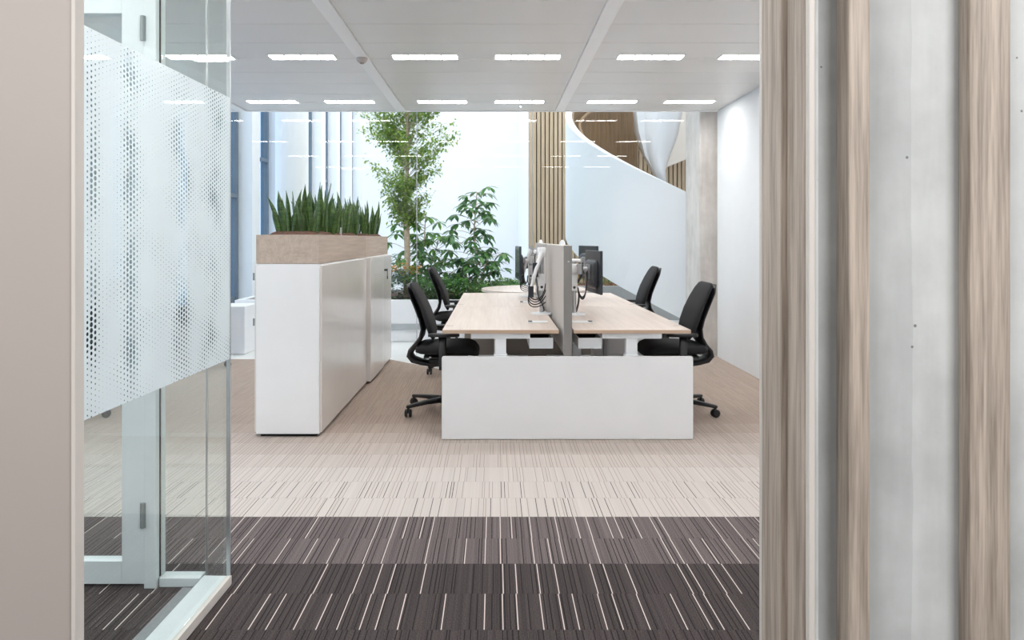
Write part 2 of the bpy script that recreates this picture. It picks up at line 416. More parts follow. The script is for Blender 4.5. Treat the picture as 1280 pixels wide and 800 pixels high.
# concrete wall beside the opening, with timber battens
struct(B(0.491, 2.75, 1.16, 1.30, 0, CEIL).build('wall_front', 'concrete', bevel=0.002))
lin = MB(); lin.box(0.470, 0.491, 1.259, 1.271, 0, CEIL)
struct(lin.build('trim_5', 'cream_edge', bevel=0.001))
tag(B(0.470, 0.491, 1.175, 1.2588, 0, CEIL).build('timber_batten', 'slat_wood', bevel=0.002), 'narrow oak batten lining the doorway, first one right of the white office', 'batten')
tag(B(0.4795, 0.4905, 1.106, 1.1745, 0, CEIL).build('timber_batten', 'slat_wood', bevel=0.002), 'narrow oak batten just right of the first doorway batten, left of the white strip', 'batten')
struct(B(0.480, 0.4905, 1.094, 1.106, 0, CEIL).build('trim_6', 'cream_edge', bevel=0.002))
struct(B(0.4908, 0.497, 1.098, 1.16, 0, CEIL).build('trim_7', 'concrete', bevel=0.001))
tag(B(0.553, 0.5866, 1.117, 1.16, 0, CEIL).build('timber_batten', 'slat_wood', bevel=0.003), 'mid-width oak batten standing on the grey concrete wall, between white strip and widest batten', 'batten')
tag(B(0.749, 0.816, 1.1286, 1.16, 0, CEIL).build('timber_batten', 'slat_wood', bevel=0.006), 'widest oak batten on the concrete wall at the right edge of the photo', 'batten')

# left jamb: beige clad leaf
lj = MB(); lj.box(-2.3, -0.655, 1.122, 1.139, 0, CEIL)
struct(lj.build('wall_front_left', 'beige_panel', bevel=0.003))
struct(B(-0.660, -0.6535, 1.116, 1.141, 0, CEIL).build('trim_8', 'cream_edge', bevel=0.001))
struct(B(-4.2, -0.75, 1.14, 1.30, 0, CEIL).build('wall_front_left', 'plaster'))

# ------------------------------------------------------------------ glazed side panel with frosted film
sp = thing('glass_partition', 'clear glass side screen with dotted frosted film, on a white floor rail', 'glass partition', (-1.032, 2.78, 0), math.radians(-1.5))
# local: runs along -y
B(-0.006, 0.006, -1.46, -0.002, 0.036, CEIL-0.005).build('glass_pane', 'clear_glass', sp)
fm = MB(); fm.add([(0.0068, -1.46, .876), (0.0068, -0.004, .876), (0.0068, -0.004, 1.888), (0.0068, -1.46, 1.888)], [(0, 1, 2, 3)])
fo = fm.build('frosted_film', 'frosted_film', sp); fo.data.transform(Matrix.Translation((0, 2.78, 0))); fo.location = (0, -2.78, 0)
B(-0.096, 0.012, -1.46, 0.0, 0.0, 0.034).build('floor_rail', 'door_frame_white', sp, bevel=0.002)
B(-0.006, 0.0125, -1.46, -0.0005, 0.003, 0.036).build('rail_cover', 'cream_edge', sp, bevel=0.001)
B(-0.007, 0.007, -0.004, 0.004, 0.036, CEIL-0.005).build('edge_seal', 'aluminium', sp)

# ------------------------------------------------------------------ frontal glazed wall with door
YF = 2.757
gw = thing('glass_partition', 'glass front with white rail and post, meeting the filmed side screen', 'glass partition', (0, YF, 0))
B(-1.292, -1.135, 0.0, 0.06, 0, 0.034).build('floor_rail', 'door_frame_white', gw, bevel=0.002)
B(-1.294, -1.038, 0.026, 0.036, 0.034, CEIL-0.005).build('glass_pane', 'clear_glass', gw)
B(-1.122, -1.118, 0.024, 0.038, 0.034, CEIL-0.005).build('glass_joint', 'aluminium', gw)
B(-1.344, -1.298, -0.012, 0.07, 0, CEIL-0.005).build('post', 'door_frame_white', gw, bevel=0.002)
B(-1.2975, -1.2945, 0.016, 0.024, 0.034, CEIL-0.005).build('gasket', 'gap_dark', gw)
dr = struct(MB().box(-1.435, -1.347, 0.0, 0.05, 0.012, 2.3).box(-2.28, -2.19, 0.0, 0.05, 0.012, 2.3)
            .box(-2.19, -1.435, 0.0, 0.05, 0.012, 0.10).box(-2.19, -1.435, 0.0, 0.05, 2.21, 2.3).build('door_1', 'door_frame_white', bevel=0.002, loc=(0, YF, 0)))
B(-2.19, -1.435, 0.02, 0.03, 0.10, 2.21).build('door_glass', 'clear_glass', dr)
for zz in (0.235, 2.10):
    hb = MB(); hb.box(-1.356, -1.336, -0.018, -0.0125, zz, zz+0.095); hb.tube([(-1.346, -0.019, zz), (-1.346, -0.019, zz+0.095)], 0.0075, 12)
    hb.tube([(-1.346, -0.019, zz+.028), (-1.346, -0.019, zz+.031)], 0.0085, 12); hb.tube([(-1.346, -0.019, zz+.064), (-1.346, -0.019, zz+.067)], 0.0085, 12)
    hb.build('hinge', 'steel_hinge', dr)
struct(B(-2.28, -1.347, 0.0, 0.05, 2.305, CEIL-0.005).build('trim_9', 'door_frame_white', loc=(0, YF, 0)))
struct(B(-2.36, -2.285, 0.0, 0.06, 0.0, CEIL-0.005).build('trim_10', 'door_frame_white', loc=(0, YF, 0)))
mg = struct(B(-4.0, -2.36, 0.0, 0.06, 0.0, 0.06).build('window_20', 'door_frame_white', loc=(0, YF, 0)))
B(-4.0, -2.36, 0.02, 0.032, 0.06, CEIL-0.005).build('glass_pane', 'clear_glass', mg)
strip = MB().prism([(-1.24, 1.45), (-1.15, 1.45), (-1.128, 2.75), (-1.197, 2.75)], 0.0, 0.003)
struct(strip.build('trim_11', 'strip_grey'))  # flat grey strip lying on the carpet beside the floor rail

# ------------------------------------------------------------------ office end glazing to the atrium
YG = 8.2
go = thing('glazed_wall', 'full-height glass wall between the office and the planted atrium', 'glass wall', (0, YG, 0))
JX = (521-PX)*YG/F
for (a, b) in ((-4.0, JX-2.6), (JX-2.596, JX-0.002), (JX+0.002, 2.35)):
    B(a, b, -0.005, 0.005, 0.0, CEIL+0.3).build('glass_pane', 'atrium_glass', go)
B(JX-0.004, JX+0.004, -0.006, 0.006, 0.0, CEIL).build('glass_joint', 'aluminium', go)

# ------------------------------------------------------------------ facade (left) with mullions and white fins
WX = -4.0; zk = [F*4*(.003106+.000418*k) for k in range(-6, 7)]
fac = MB()
for i, z0 in enumerate(zk):
    z1 = z0+1.496
    wo = MB(); wo.box(WX-0.10, WX+0.02, z0-0.06, z0+0.02, 0.35, 6.5); 
    wo.box(WX-0.06, WX, z0+0.02, z1-0.06, 0.35, 0.45); wo.box(WX-0.06, WX, z0+0.02, z1-0.06, 6.4, 6.5)
    if i > 5: wo.box(WX-0.05, WX+0.03, z0-0.40, z0-0.04, 1.98+(i % 3)*0.7, 2.04+(i % 3)*0.7)
    wob = struct(wo.build('window_%d' % (i+1), 'dark_blue_metal', bevel=0.003))
    B(WX-0.05, WX-0.04, z0+0.02, z1-0.06, 0.45, 6.4).build('window_pane', 'window_glass', wob)
    struct(B(WX-0.12, WX+0.22, z0+0.06, z0+0.42, 0.0, CEIL if z0 < 7.0 else 7.0).build('wall_left', 'plaster', bevel=0.004))
struct(B(WX-0.2, WX, 1.3, 8.2, 0, 0.35).build('wall_left', 'plaster'))
struct(B(WX-0.2, WX, 8.2, 20.7, 0, 0.35).build('wall_left', 'plaster'))

# atrium walls
struct(B(-4.2, 1.0, 20.5, 20.7, 0, 7).build('wall_atrium_back', 'plaster'))
struct(B(0.665, 0.8, 14.05, 20.5, 0, 7).build('wall_atrium_side', 'plaster'))
struct(B(0.67, 7.2, 14.08, 14.2, 0, 7).build('wall_atrium_slats', 'shadow_gap'))
sl = MB(); x = 0.67; k = 0
while x < 7.1:
    sl.box(x, x+0.062, 14.02, 14.08, 0, 7); x += 0.0835
sl.build('timber_cladding', 'atrium_slat', COL.objects['wall_atrium_slats'])
struct(B(7.0, 7.2, 8.2, 14.05, 0, 7).build('wall_atrium_right', 'plaster'))
struct(B(2.75, 7.2, 8.05, 8.2, 0, 7).build('wall_atrium_front', 'plaster'))
struct(B(-4.2, 7.2, 8.17, 8.3, CEIL+0.3, 7).build('wall_atrium_front', 'plaster'))

wc = MB().cyl(-3.42, 12.1, 0, 7, 0.27, n=48)
tag(wc.build('round_column', 'plaster'), 'tall white round column in front of the facade windows behind the snake plants', 'column')
tag(B(2.365, 2.62, 8.25, 8.86, 0, 5).build('concrete_column', 'concrete_column', bevel=0.012), 'square concrete column beside the white staircase at the end of the right wall', 'column')

# ------------------------------------------------------------------ staircase
st = thing('spiral_staircase', 'white sweeping spiral staircase with brown timber lining beyond the glass', 'staircase', (3.3, 11.0, 0))
TOP = lambda a: 3.17-0.0187*(a-180)
botk = [(100, 2.45), (150, 1.72), (180, 1.33), (190, 1.21), (210, .90), (230, .59), (241, .40), (262, .02)]
def BOT(a):
    for (a0, h0), (a1, h1) in zip(botk, botk[1:]):
        if a <= a1: return h0+(h1-h0)*(a-a0)/(a1-a0)
    return 0.02
def ribbon(r0, r1, a0, a1, top, bot, name, m, parent, n=90):
    mb = MB(); vs = []; fs = []
    for i in range(n+1):
        a = a0+(a1-a0)*i/n; c, s_ = math.cos(math.radians(a)), math.sin(math.radians(a))
        for (r, h) in ((r0, bot(a)), (r1, bot(a)), (r1, top(a)), (r0, top(a))): vs.append((r*c, r*s_, h))
    for i in range(n):
        for k in range(4): fs.append((i*4+k, i*4+(k+1) % 4, i*4+4+(k+1) % 4, i*4+4+k))
    fs += [(3, 2, 1, 0), (n*4, n*4+1, n*4+2, n*4+3)]
    mb.add(vs, fs, True); o = mb.build(name, m, parent)
    es = o.modifiers.new('split', 'EDGE_SPLIT'); es.split_angle = math.radians(40)
    return o
ribbon(2.10, 2.20, 110, 246.5, TOP, BOT, 'balustrade', 'stair_white', st)
ribbon(2.07, 2.098, 110, 246.5, lambda a: TOP(a)-0.03, BOT, 'timber_lining', 'stair_wood', st)
hr = [( (1.98)*math.cos(math.radians(a)), 1.98*math.sin(math.radians(a)), TOP(a)-0.16-0.004*max(0, 180-a)) for a in range(112, 245, 4)]
MB().tube(hr, 0.028, 10).build('handrail', 'stair_wood', st)
for k in range(6):
    a0 = 188+k*9.0; a1 = a0+10.5; h = TOP(a0+9)-1.02
    pts = [(r*math.cos(math.radians(a)), r*math.sin(math.radians(a))) for r, a in ((0.95, a0), (2.06, a0), (2.06, (a0+a1)/2), (2.06, a1), (0.95, a1))]
    MB().prism(pts, h-0.05, h).build('tread', 'stair_wood', st)
# upper flight: white tapering shell and inner balustrade
def pt(px, py, d): return ((px-PX)*d/F-3.3, d-11.0, EYE+(PY-py)*d/F)
up = MB(); L = [(795, 100), (795, 139), (797, 165), (805, 189), (816, 209), (828, 228)]; R = [(850, 100), (849, 140), (843, 170), (834, 193), (828, 212), (829, 229)]
vs = []; fs = []; n = 10
for (lx, ly), (rx, ry) in zip(L, R):
    for k in range(n+1):
        u = k/n; bul = 0.55*math.sin(PI*u)
        vs.append(pt(lx+(rx-lx)*u, ly+(ry-ly)*u, 12.6-bul))
for i in range(len(L)-1):
    for k in range(n): a = i*(n+1)+k; fs.append((a, a+1, a+n+2, a+n+1))
up.add(vs, fs, True); uo = up.build('upper_balustrade', 'stair_white', st); so = uo.modifiers.new('thick', 'SOLIDIFY'); so.thickness = 0.06; so.offset = -1
nb = MB(); poly = [pt(795, 100, 12.2), pt(806, 100, 12.2), pt(806, 139, 12.2), pt(809, 170, 12.2), pt(817, 195, 12.2), pt(830, 229, 12.2), pt(824, 228, 12.2), pt(806, 195, 12.2), pt(798, 165, 12.2), pt(795, 139, 12.2)]
nb.add(poly, [tuple(range(len(poly)))], False); no = nb.build('inner_stringer', 'stair_white', st); so = no.modifiers.new('thick', 'SOLIDIFY'); so.thickness = 0.08; so.offset = 0
sw = MB(); poly = [pt(800, 90, 13.6), pt(870, 90, 13.6), pt(870, 194, 13.6), pt(824, 213, 13.6), pt(812, 200, 13.6)]
sw.add(poly, [tuple(range(len(poly)))], False); no = sw.build('upper_soffit', 'plaster_warm', st); so = no.modifiers.new('thick', 'SOLIDIFY'); so.thickness = 0.15; so.offset = -1

# ------------------------------------------------------------------ atrium planters, table
pl1 = thing('raised_planter', 'long low white planter wall of greenery beyond the glass, behind the chairs', 'planter', (0, 9.37, 0))
B(-3.4, 0.55, 0, 0.10, 0, 0.544).build('planter_wall', 'white_laminate', pl1, bevel=0.006)
B(-3.4, 0.55, 1.9, 2.0, 0, 0.544).build('planter_wall', 'white_laminate', pl1, bevel=0.006)
B(0.45, 0.55, 0.10, 1.9, 0, 0.544).build('planter_wall', 'white_laminate', pl1, bevel=0.006)
B(-3.4, -3.3, 0.10, 1.9, 0, 0.544).build('planter_wall', 'white_laminate', pl1, bevel=0.006)
B(-3.3, 0.45, 0.10, 1.9, 0.3, 0.50).build('soil', 'soil', pl1)
B(-3.3, 0.5, -0.03, -0.002, 0.16, 0.235).build('grey_band', 'curb_grey', pl1)  # projecting grey band along the planter front
tag(B(-3.75, -2.90, 8.32, 8.75, 0, 0.56).build('window_bench', 'white_laminate', bevel=0.008), 'low white boxed ledge left of the cabinets near the facade', 'ledge')
pl2 = thing('raised_planter', 'grey curbed planter under the staircase, behind the right-hand monitors', 'planter', (0, 11.9, 0))
B(1.0, 3.9, 0, 0.12, 0, 0.56).build('planter_wall', 'curb_grey', pl2, bevel=0.006)
B(1.0, 3.9, 0.12, 1.6, 0.2, 0.52).build('soil', 'soil', pl2)
tb = thing('round_table', 'round pale wood table top just beyond the far end of the left desks', 'table', (0.5, 8.89, 0))
MB().cyl(0, 0, 0.70, 0.728, 0.66, n=64).build('tabletop', 'desk_wood', tb, bevel=0.003)
MB().cyl(0, 0, 0.015, 0.70, 0.045).build('pedestal', 'white_metal', tb)
MB().cyl(0, 0, 0.0, 0.015, 0.30, n=48).build('base', 'white_metal', tb)

# leaves
def leaf(mb, base, d, up, L, W, droop=0.25, fold=0.12, mi=0, segs=3):
    d = Vector(d).normalized(); up = Vector(up); side = d.cross(up)
    if side.length < 1e-4: side = Vector((1, 0, 0))
    side.normalize(); nrm = side.cross(d).normalized(); base = Vector(base)
    prof = [0.12, 0.85, 1.0, 0.0] if segs == 3 else [0.3, 1.0, 0.0]
    ts = [i/segs for i in range(segs+1)]; vs = []
    for t, p in zip(ts, prof):
        c = base+d*(L*t)-nrm*(droop*L*t*t)
        vs += [c-side*(W*0.5*p)+nrm*(fold*W*p), c, c+side*(W*0.5*p)+nrm*(fold*W*p)]
    fs = []
    for i in range(segs):
        a = i*3; fs += [(a, a+1, a+4, a+3), (a+1, a+2, a+5, a+4)]
    mb.add(vs, fs, True, mi)
rnd = random.Random(11)
def rdir(zmin=-0.3, zmax=0.9):
    a = rnd.uniform(0, 2*PI); z = rnd.uniform(zmin, zmax); r = math.sqrt(max(0, 1-z*z)); return Vector((r*math.cos(a), r*math.sin(a), z))

# tall airy tree
tr = thing('atrium_tree', 'tall airy tree with thin pale trunk and small bright leaves in the atrium planter', 'tree', (-1.27, 10.35, 0.5))
tk = MB(); tk.tube([(0, 0, -0.02), (0.012, 0, 0.7), (-0.005, 0, 1.4), (0.02, 0, 2.2), (0.0, 0, 3.2), (0.03, 0, 4.3)], [0.050, 0.042, 0.032, 0.022, 0.014, 0.006], 12)
fo = MB()
for i in range(150):
    z0 = rnd.uniform(1.0, 3.6)
    a = rnd.uniform(0, 2*PI); el = rnd.uniform(0.5, 0.95)
    reach = 0.30+0.52*min(1, max(0, (z0-1.0)/0.8)); reach *= rnd.uniform(0.45, 1.1)
    dx, dy = math.cos(a)*reach, math.sin(a)*reach*0.9
    pts = [(0, 0, z0)]
    for s_ in (0.33, 0.66, 1.0):
        pts.append((dx*s_+rnd.uniform(-.02, .02), dy*s_+rnd.uniform(-.02, .02), z0+reach*el*(s_**0.8)*1.1))
    tk.tube(pts, [0.006, 0.004, 0.003, 0.0015], 5)
    P = [Vector(p) for p in pts]
    for j in range(105):
        u = rnd.uniform(0.25, 1.0)*3; k = min(2, int(u)); b = P[k].lerp(P[k+1], u-k)
        d = rdir(-0.5, 0.6); b = b+rdir(-1, 1)*rnd.uniform(0, 0.13)
        d.z -= 0.15
        leaf(fo, b, d, (0, 0, 1), rnd.uniform(0.045, 0.075), rnd.uniform(0.024, 0.036), 0.3, 0.1, 0 if rnd.random() < 0.9 else 1, 2)
tk.build('trunk', 'trunk', tr); fo.build('foliage', ['leaf_light', 'leaf_mid'], tr)

def umbrella_plant(name, label, loc, stems, seed, mats, size=1.0):
    global rnd
    rnd = random.Random(seed)
    t = thing(name, label, 'plant', loc)
    sm = MB(); lf = MB()
    for st_ in stems:
        P = [Vector(p) for p in st_['path']]
        sm.tube(P, [0.016-0.010*i/(len(P)-1) for i in range(len(P))], 8)
        for i in range(st_['n']):
            u = (st_['lo']+(1-st_['lo'])*((i+0.5)/st_['n']))*(len(P)-1); k = min(len(P)-2, int(u)); b = P[k].lerp(P[k+1], u-k)
            a = i*2.4+rnd.uniform(-.4, .4); el = rnd.uniform(0.1, 0.6)
            ln = rnd.uniform(0.14, 0.46)*size*(1.15-0.6*(i/st_['n']))
            d = Vector((math.cos(a)*math.cos(el), math.sin(a)*math.cos(el), math.sin(el)))
            e = b+d*ln; sm.tube([b, b+d*ln*0.5+Vector((0, 0, .02)), e], [0.005, 0.004, 0.003], 5)
            nl = rnd.randint(5, 8)
            for q in range(nl):
                aa = a+(q-(nl-1)/2)*0.72+rnd.uniform(-.15, .15)
                dd = Vector((math.cos(aa), math.sin(aa), rnd.uniform(-0.55, 0.2)))
                leaf(lf, e, dd, (0, 0, 1), rnd.uniform(0.13, 0.21)*size, rnd.uniform(0.050, 0.070)*size, 0.35, 0.10, rnd.choice(range(len(mats))), 3)
    sm.build('stem', 'trunk', t); lf.build('foliage', mats, t)
    return t
umbrella_plant('umbrella_plant', 'bushy umbrella plant with broad drooping leaves, right of the tall tree', (-0.27, 10.2, 0.5),
    [dict(path=[(0, 0, -0.02), (0.02, 0, .45), (-0.02, 0, .95), (0.02, 0, 1.5)], n=54, lo=0.16),
     dict(path=[(0, 0.04, -0.02), (0.10, 0.03, .35), (0.22, 0, .65)], n=10, lo=0.4),
     dict(path=[(0, 0.04, -0.02), (-0.12, -0.03, .3), (-0.2, 0, .55)], n=8, lo=0.4)], 5, ['leaf_dark', 'leaf_mid', 'leaf_dark'], 1.0)
umbrella_plant('umbrella_plant', 'dense umbrella plant with dark fingered leaves close around the tree trunk', (-1.12, 10.62, 0.5),
    [dict(path=[(0, 0, -0.02), (0.06, 0, .5), (0.10, 0, 1.2)], n=26, lo=0.15),
     dict(path=[(0, 0.04, -0.02), (0.18, 0.03, .45), (0.30, 0, .85)], n=20, lo=0.3),
     dict(path=[(-0.1, 0.04, -0.02), (-0.2, 0.0, .6), (-0.24, 0, 1.4)], n=34, lo=0.1)], 9, ['leaf_mid', 'leaf_hedge', 'leaf_dark'], 0.95)
rnd = random.Random(3)
def hedge(name, label, x0, x1, y0, y1, z0, zf, n, mats, size, group=None):
    mb = MB()
    for i in range(n):
        x = rnd.uniform(x0, x1); yy = rnd.uniform(y0, y1); h = zf(x)+0.035*math.sin(x*9)+0.03*math.sin(x*23+yy*7)
        z = z0+(h-z0)*math.sqrt(rnd.random())
        leaf(mb, (x, yy, z), rdir(-0.2, 0.9), (0, 0, 1), rnd.uniform(.7, 1.2)*size, rnd.uniform(.7, 1.1)*size*0.55, 0.3, 0.1, rnd.choice(range(len(mats))), 2)
    o = mb.build(name, mats); return tag(o, label, 'plants', kind='stuff')
hedge('ground_cover_plants', 'low bright green leafy ground cover filling the white planter beyond the chairs', -1.1, 0.42, 9.50, 10.9, 0.47, lambda x: 0.82-0.09*(x+1.1), 8500, ['leaf_hedge', 'leaf_mid', 'leaf_dark'], 0.055)
hedge('glass_tinted_plants', 'leafy plants in a grey-blue glass-reflection tint with orange tips beside the cabinets, beyond the glass', -3.1, -1.1, 9.50, 10.6, 0.47, lambda x: 0.86, 3200, ['leaf_glass_tint', 'leaf_glass_tint', 'leaf_mid'], 0.075)
hedge('orange_foliage', 'orange and yellow foliage tips around the base of the tall tree', -1.9, -1.02, 9.6, 9.95, 0.84, lambda x: 0.97, 260, ['leaf_orange', 'leaf_orange', 'leaf_mid'], 0.08)
hedge('stair_foot_plants', 'orange and green planting in the grey planter under the stair', 1.1, 3.6, 12.05, 12.5, 0.5, lambda x: 0.72, 900, ['leaf_orange', 'leaf_mid', 'leaf_hedge'], 0.08)

# ------------------------------------------------------------------ ceiling luminaires
def ceiling_light(x, yy, label):
    t = thing('ceiling_light', label, 'ceiling light', (x, yy, CEIL), group='recessed ceiling lights')
    hw, hd = 0.263, 0.068
    fr = MB(); fr.box(-hw-.006, hw+.006, -hd-.006, -hd, -0.006, -0.0005); fr.box(-hw-.006, hw+.006, hd, hd+.006, -0.006, -0.0005)
    for k in range(5):
        c = -hw+k*hw/2; fr.box(c-.007, c+.007, -hd, hd, -0.006, -0.0005)
    fr.build('frame', 'ceiling_beam', t)
    for k in range(4):
        c = -hw+k*hw/2; B(c+.007, c+hw/2-.007, -hd+.004, hd-.004, -0.004, -0.001).build('diffuser', 'lamp_diffuser', t)
ordn = ['first', 'second', 'third', 'fourth', 'fifth', 'sixth', 'seventh', 'eighth', 'ninth', 'tenth', 'eleventh', 'twelfth', 'thirteenth']
LX = [-3.35, -2.353, -1.534, -0.553, 0.266, 1.247, 2.066]
for yy, rn in ((7.60, 'far row by the glass'), (5.73, 'nearer visible row'), (3.86, 'row above the dark carpet edge'), (1.99, 'row closest to the doorway')):
    for i, lx in enumerate(LX):
        ceiling_light(lx, yy, 'slim recessed ceiling light, %s from left in the %s' % (ordn[i], rn))
sd = thing('smoke_detector', 'small round beige detector on the left ceiling beam', 'detector', (-1.06, 5.73, CEIL-0.012))
MB().tube([(0, 0, 0), (0, 0, -0.018), (0, 0, -0.035)], [0.045, 0.043, 0.028], 24).build('housing', 'beige_panel', sd)
MB().tube([(0, 0, -0.035), (0, 0, -0.045)], [0.018, 0.015], 16).build('sensor', 'grey_panel', sd)
sk = thing('sprinkler', 'tiny chrome sprinkler head hanging from the ceiling near the atrium glass', 'sprinkler', (0.285, 7.75, CEIL))
MB().tube([(0, 0, 0), (0, 0, -0.03)], 0.008, 10).tube([(0, 0, -0.03), (0, 0, -0.034)], 0.022, 14).build('head', 'aluminium', sk)

# ------------------------------------------------------------------ cabinets, planters, snake plants
cb = thing('storage_cabinet', 'white storage cabinet with sliding fronts, nearer of the two under the planters', 'cabinet', (-1.40, 4.845, 0))
B(-0.213, 0.214, 0, 1.735, 0.022, 1.172).build('body', 'white_laminate', cb, bevel=0.0015)
B(-0.19, 0.19, 0.03, 1.70, 0, 0.022).build('plinth', 'gap_dark', cb)
B(0.2145, 0.228, 0.018, 1.715, 0.03, 1.16).build('door', 'cabinet_gloss', cb, bevel=0.0015)
B(-0.228, -0.2135, 0.018, 0.86, 0.03, 1.16).build('door', 'cabinet_gloss', cb, bevel=0.0015)
for hz in (0.78, 1.09):
    MB().box(-0.245, -0.2285, 0.03, 0.045, hz-0.03, hz+0.02).build('handle', 'steel_hinge', cb, bevel=0.001)
cb2 = thing('storage_cabinet', 'white storage cabinet with perforated front and black key, behind the nearer cabinet', 'cabinet', (-1.40, 6.59, 0))
B(-0.213, 0.214, 0, 1.37, 0.022, 1.172).build('body', 'white_laminate', cb2, bevel=0.0015)
B(-0.19, 0.19, 0.03, 1.34, 0, 0.022).build('plinth', 'gap_dark', cb2)
pd = B(0.2145, 0.262, 0.004, 0.78, 0.03, 1.165).build('door', 'perforated_front', cb2, bevel=0.0015)
pd.data.transform(Matrix.Translation((0, 6.59, 0))); pd.location = (0, -6.59, 0)
B(0.2145, 0.255, 0.785, 1.36, 0.03, 1.165).build('door', 'cabinet_gloss', cb2, bevel=0.0015)
ky = MB(); ky.tube([(0.255, 0.86, 1.02), (0.285, 0.86, 1.02)], 0.011, 12); ky.box(0.285, 0.289, 0.845, 0.875, 0.955, 1.035); ky.tube([(0.287, .86, .96), (0.287, .862, .925)], 0.006, 8)
ky.build('key', 'black_plastic', cb2)
for nm, y0, ln, lab in (('near', 4.845, 1.735, 'pale wood planter trough on the nearer white cabinet'), ('far', 6.585, 1.37, 'pale wood planter trough on the farther white cabinet')):
    p = thing('planter_trough', lab, 'planter', (-1.40, y0, 1.174))
    hx = 0.213
    MB().box(-hx, -hx+.018, 0, ln, 0, .196).box(hx-.018, hx, 0, ln, 0, .196).box(-hx+.018, hx-.018, 0, .018, 0, .196).box(-hx+.018, hx-.018, ln-.018, ln, 0, .196).box(-hx+.018, hx-.018, .018, ln-.018, 0, .012).build('trough', 'planter_wood', p, bevel=0.001)
    so = MB(); nx, ny = 14, 50; vs = []; fs = []
    for j in range(ny+1):
        for i in range(nx+1):
            u, v = i/nx, j/ny; e = min(1, min(u, 1-u)*6)*min(1, min(v, 1-v)*14)
            vs.append((-hx+.019+(2*hx-.038)*u, .019+(ln-.038)*v, 0.182+e*0.036+rnd.uniform(-.008, .008)*e))
    for j in range(ny):
        for i in range(nx): a = j*(nx+1)+i; fs.append((a, a+1, a+nx+2, a+nx+1))
    so.add(vs, fs, True); so.build('soil', 'soil', p)
lb = MB().box(-0.012, 0.012, -0.002, 0.002, 0, 0.075)
tag(lb.build('plant_label', 'white_metal', loc=(-1.245, 5.78, 1.36), bevel=0.001), 'small white plant tag stuck in the planter soil among the snake plants', 'plant tag')

def snake_mesh(seed):
    r = random.Random(seed); mb = MB()
    for i in range(r.randint(6, 8)):
        a = r.uniform(0, 2*PI); rad = r.uniform(0.0, 0.065); L = r.uniform(0.18, 0.37)
        lean = r.uniform(0.02, 0.34); tw = r.uniform(-1.2, 1.2); W = r.uniform(0.036, 0.056); face = r.uniform(0, 2*PI)
        n = 9; vs = []
        for k in range(n+1):
            t = k/n; z = L*t
            c = Vector((math.cos(a)*(rad+lean*L*t**1.5), math.sin(a)*(rad+lean*L*t**1.5), z))
            wd = W*(0.55+0.75*math.sin(PI*min(1, t*0.75+0.12)))*(1 if t < 0.7 else max(0.03, 1-((t-0.7)/0.3)**1.3))*0.75
            f_ = face+tw*t; s_ = Vector((math.cos(f_), math.sin(f_), 0)); nn = Vector((-math.sin(f_), math.cos(f_), 0))
            vs += [c-s_*wd/2+nn*wd*.22, c-nn*0.001, c+s_*wd/2+nn*wd*.22, c+nn*0.004]
        fs = []
        for k in range(n):
            b = k*4
            for q in range(4): fs.append((b+q, b+(q+1) % 4, b+4+(q+1) % 4, b+4+q))
        fs.append((n*4, n*4+1, n*4+2, n*4+3))
        mb.add(vs, fs, True)
    return mb
protos = []
rows_n = ['left', 'right']
for i in range(26):
    j, side = divmod(i, 2)
    yy = 5.10+j*0.225; xx = -1.40+(-0.095 if side == 0 else 0.095)+rnd.uniform(-.015, .015)
    lab = 'upright snake plant clump, %s from the near end of the %s row' % (ordn[j], rows_n[side])
    if i < 6:
        o = snake_mesh(40+i).build('snake_plant', 'snake_leaf'); protos.append(o)
    else:
        o = protos[i % 6].copy(); COL.objects.link(o)
    o.location = (xx, yy, 1.362); o.rotation_euler = (0, 0, rnd.uniform(0, 6.28)); s_ = rnd.uniform(0.92, 1.12); o.scale = (s_, s_, s_*rnd.uniform(.92, 1.1))
    tag(o, lab, 'plant', 'snake plants in the wooden planters')

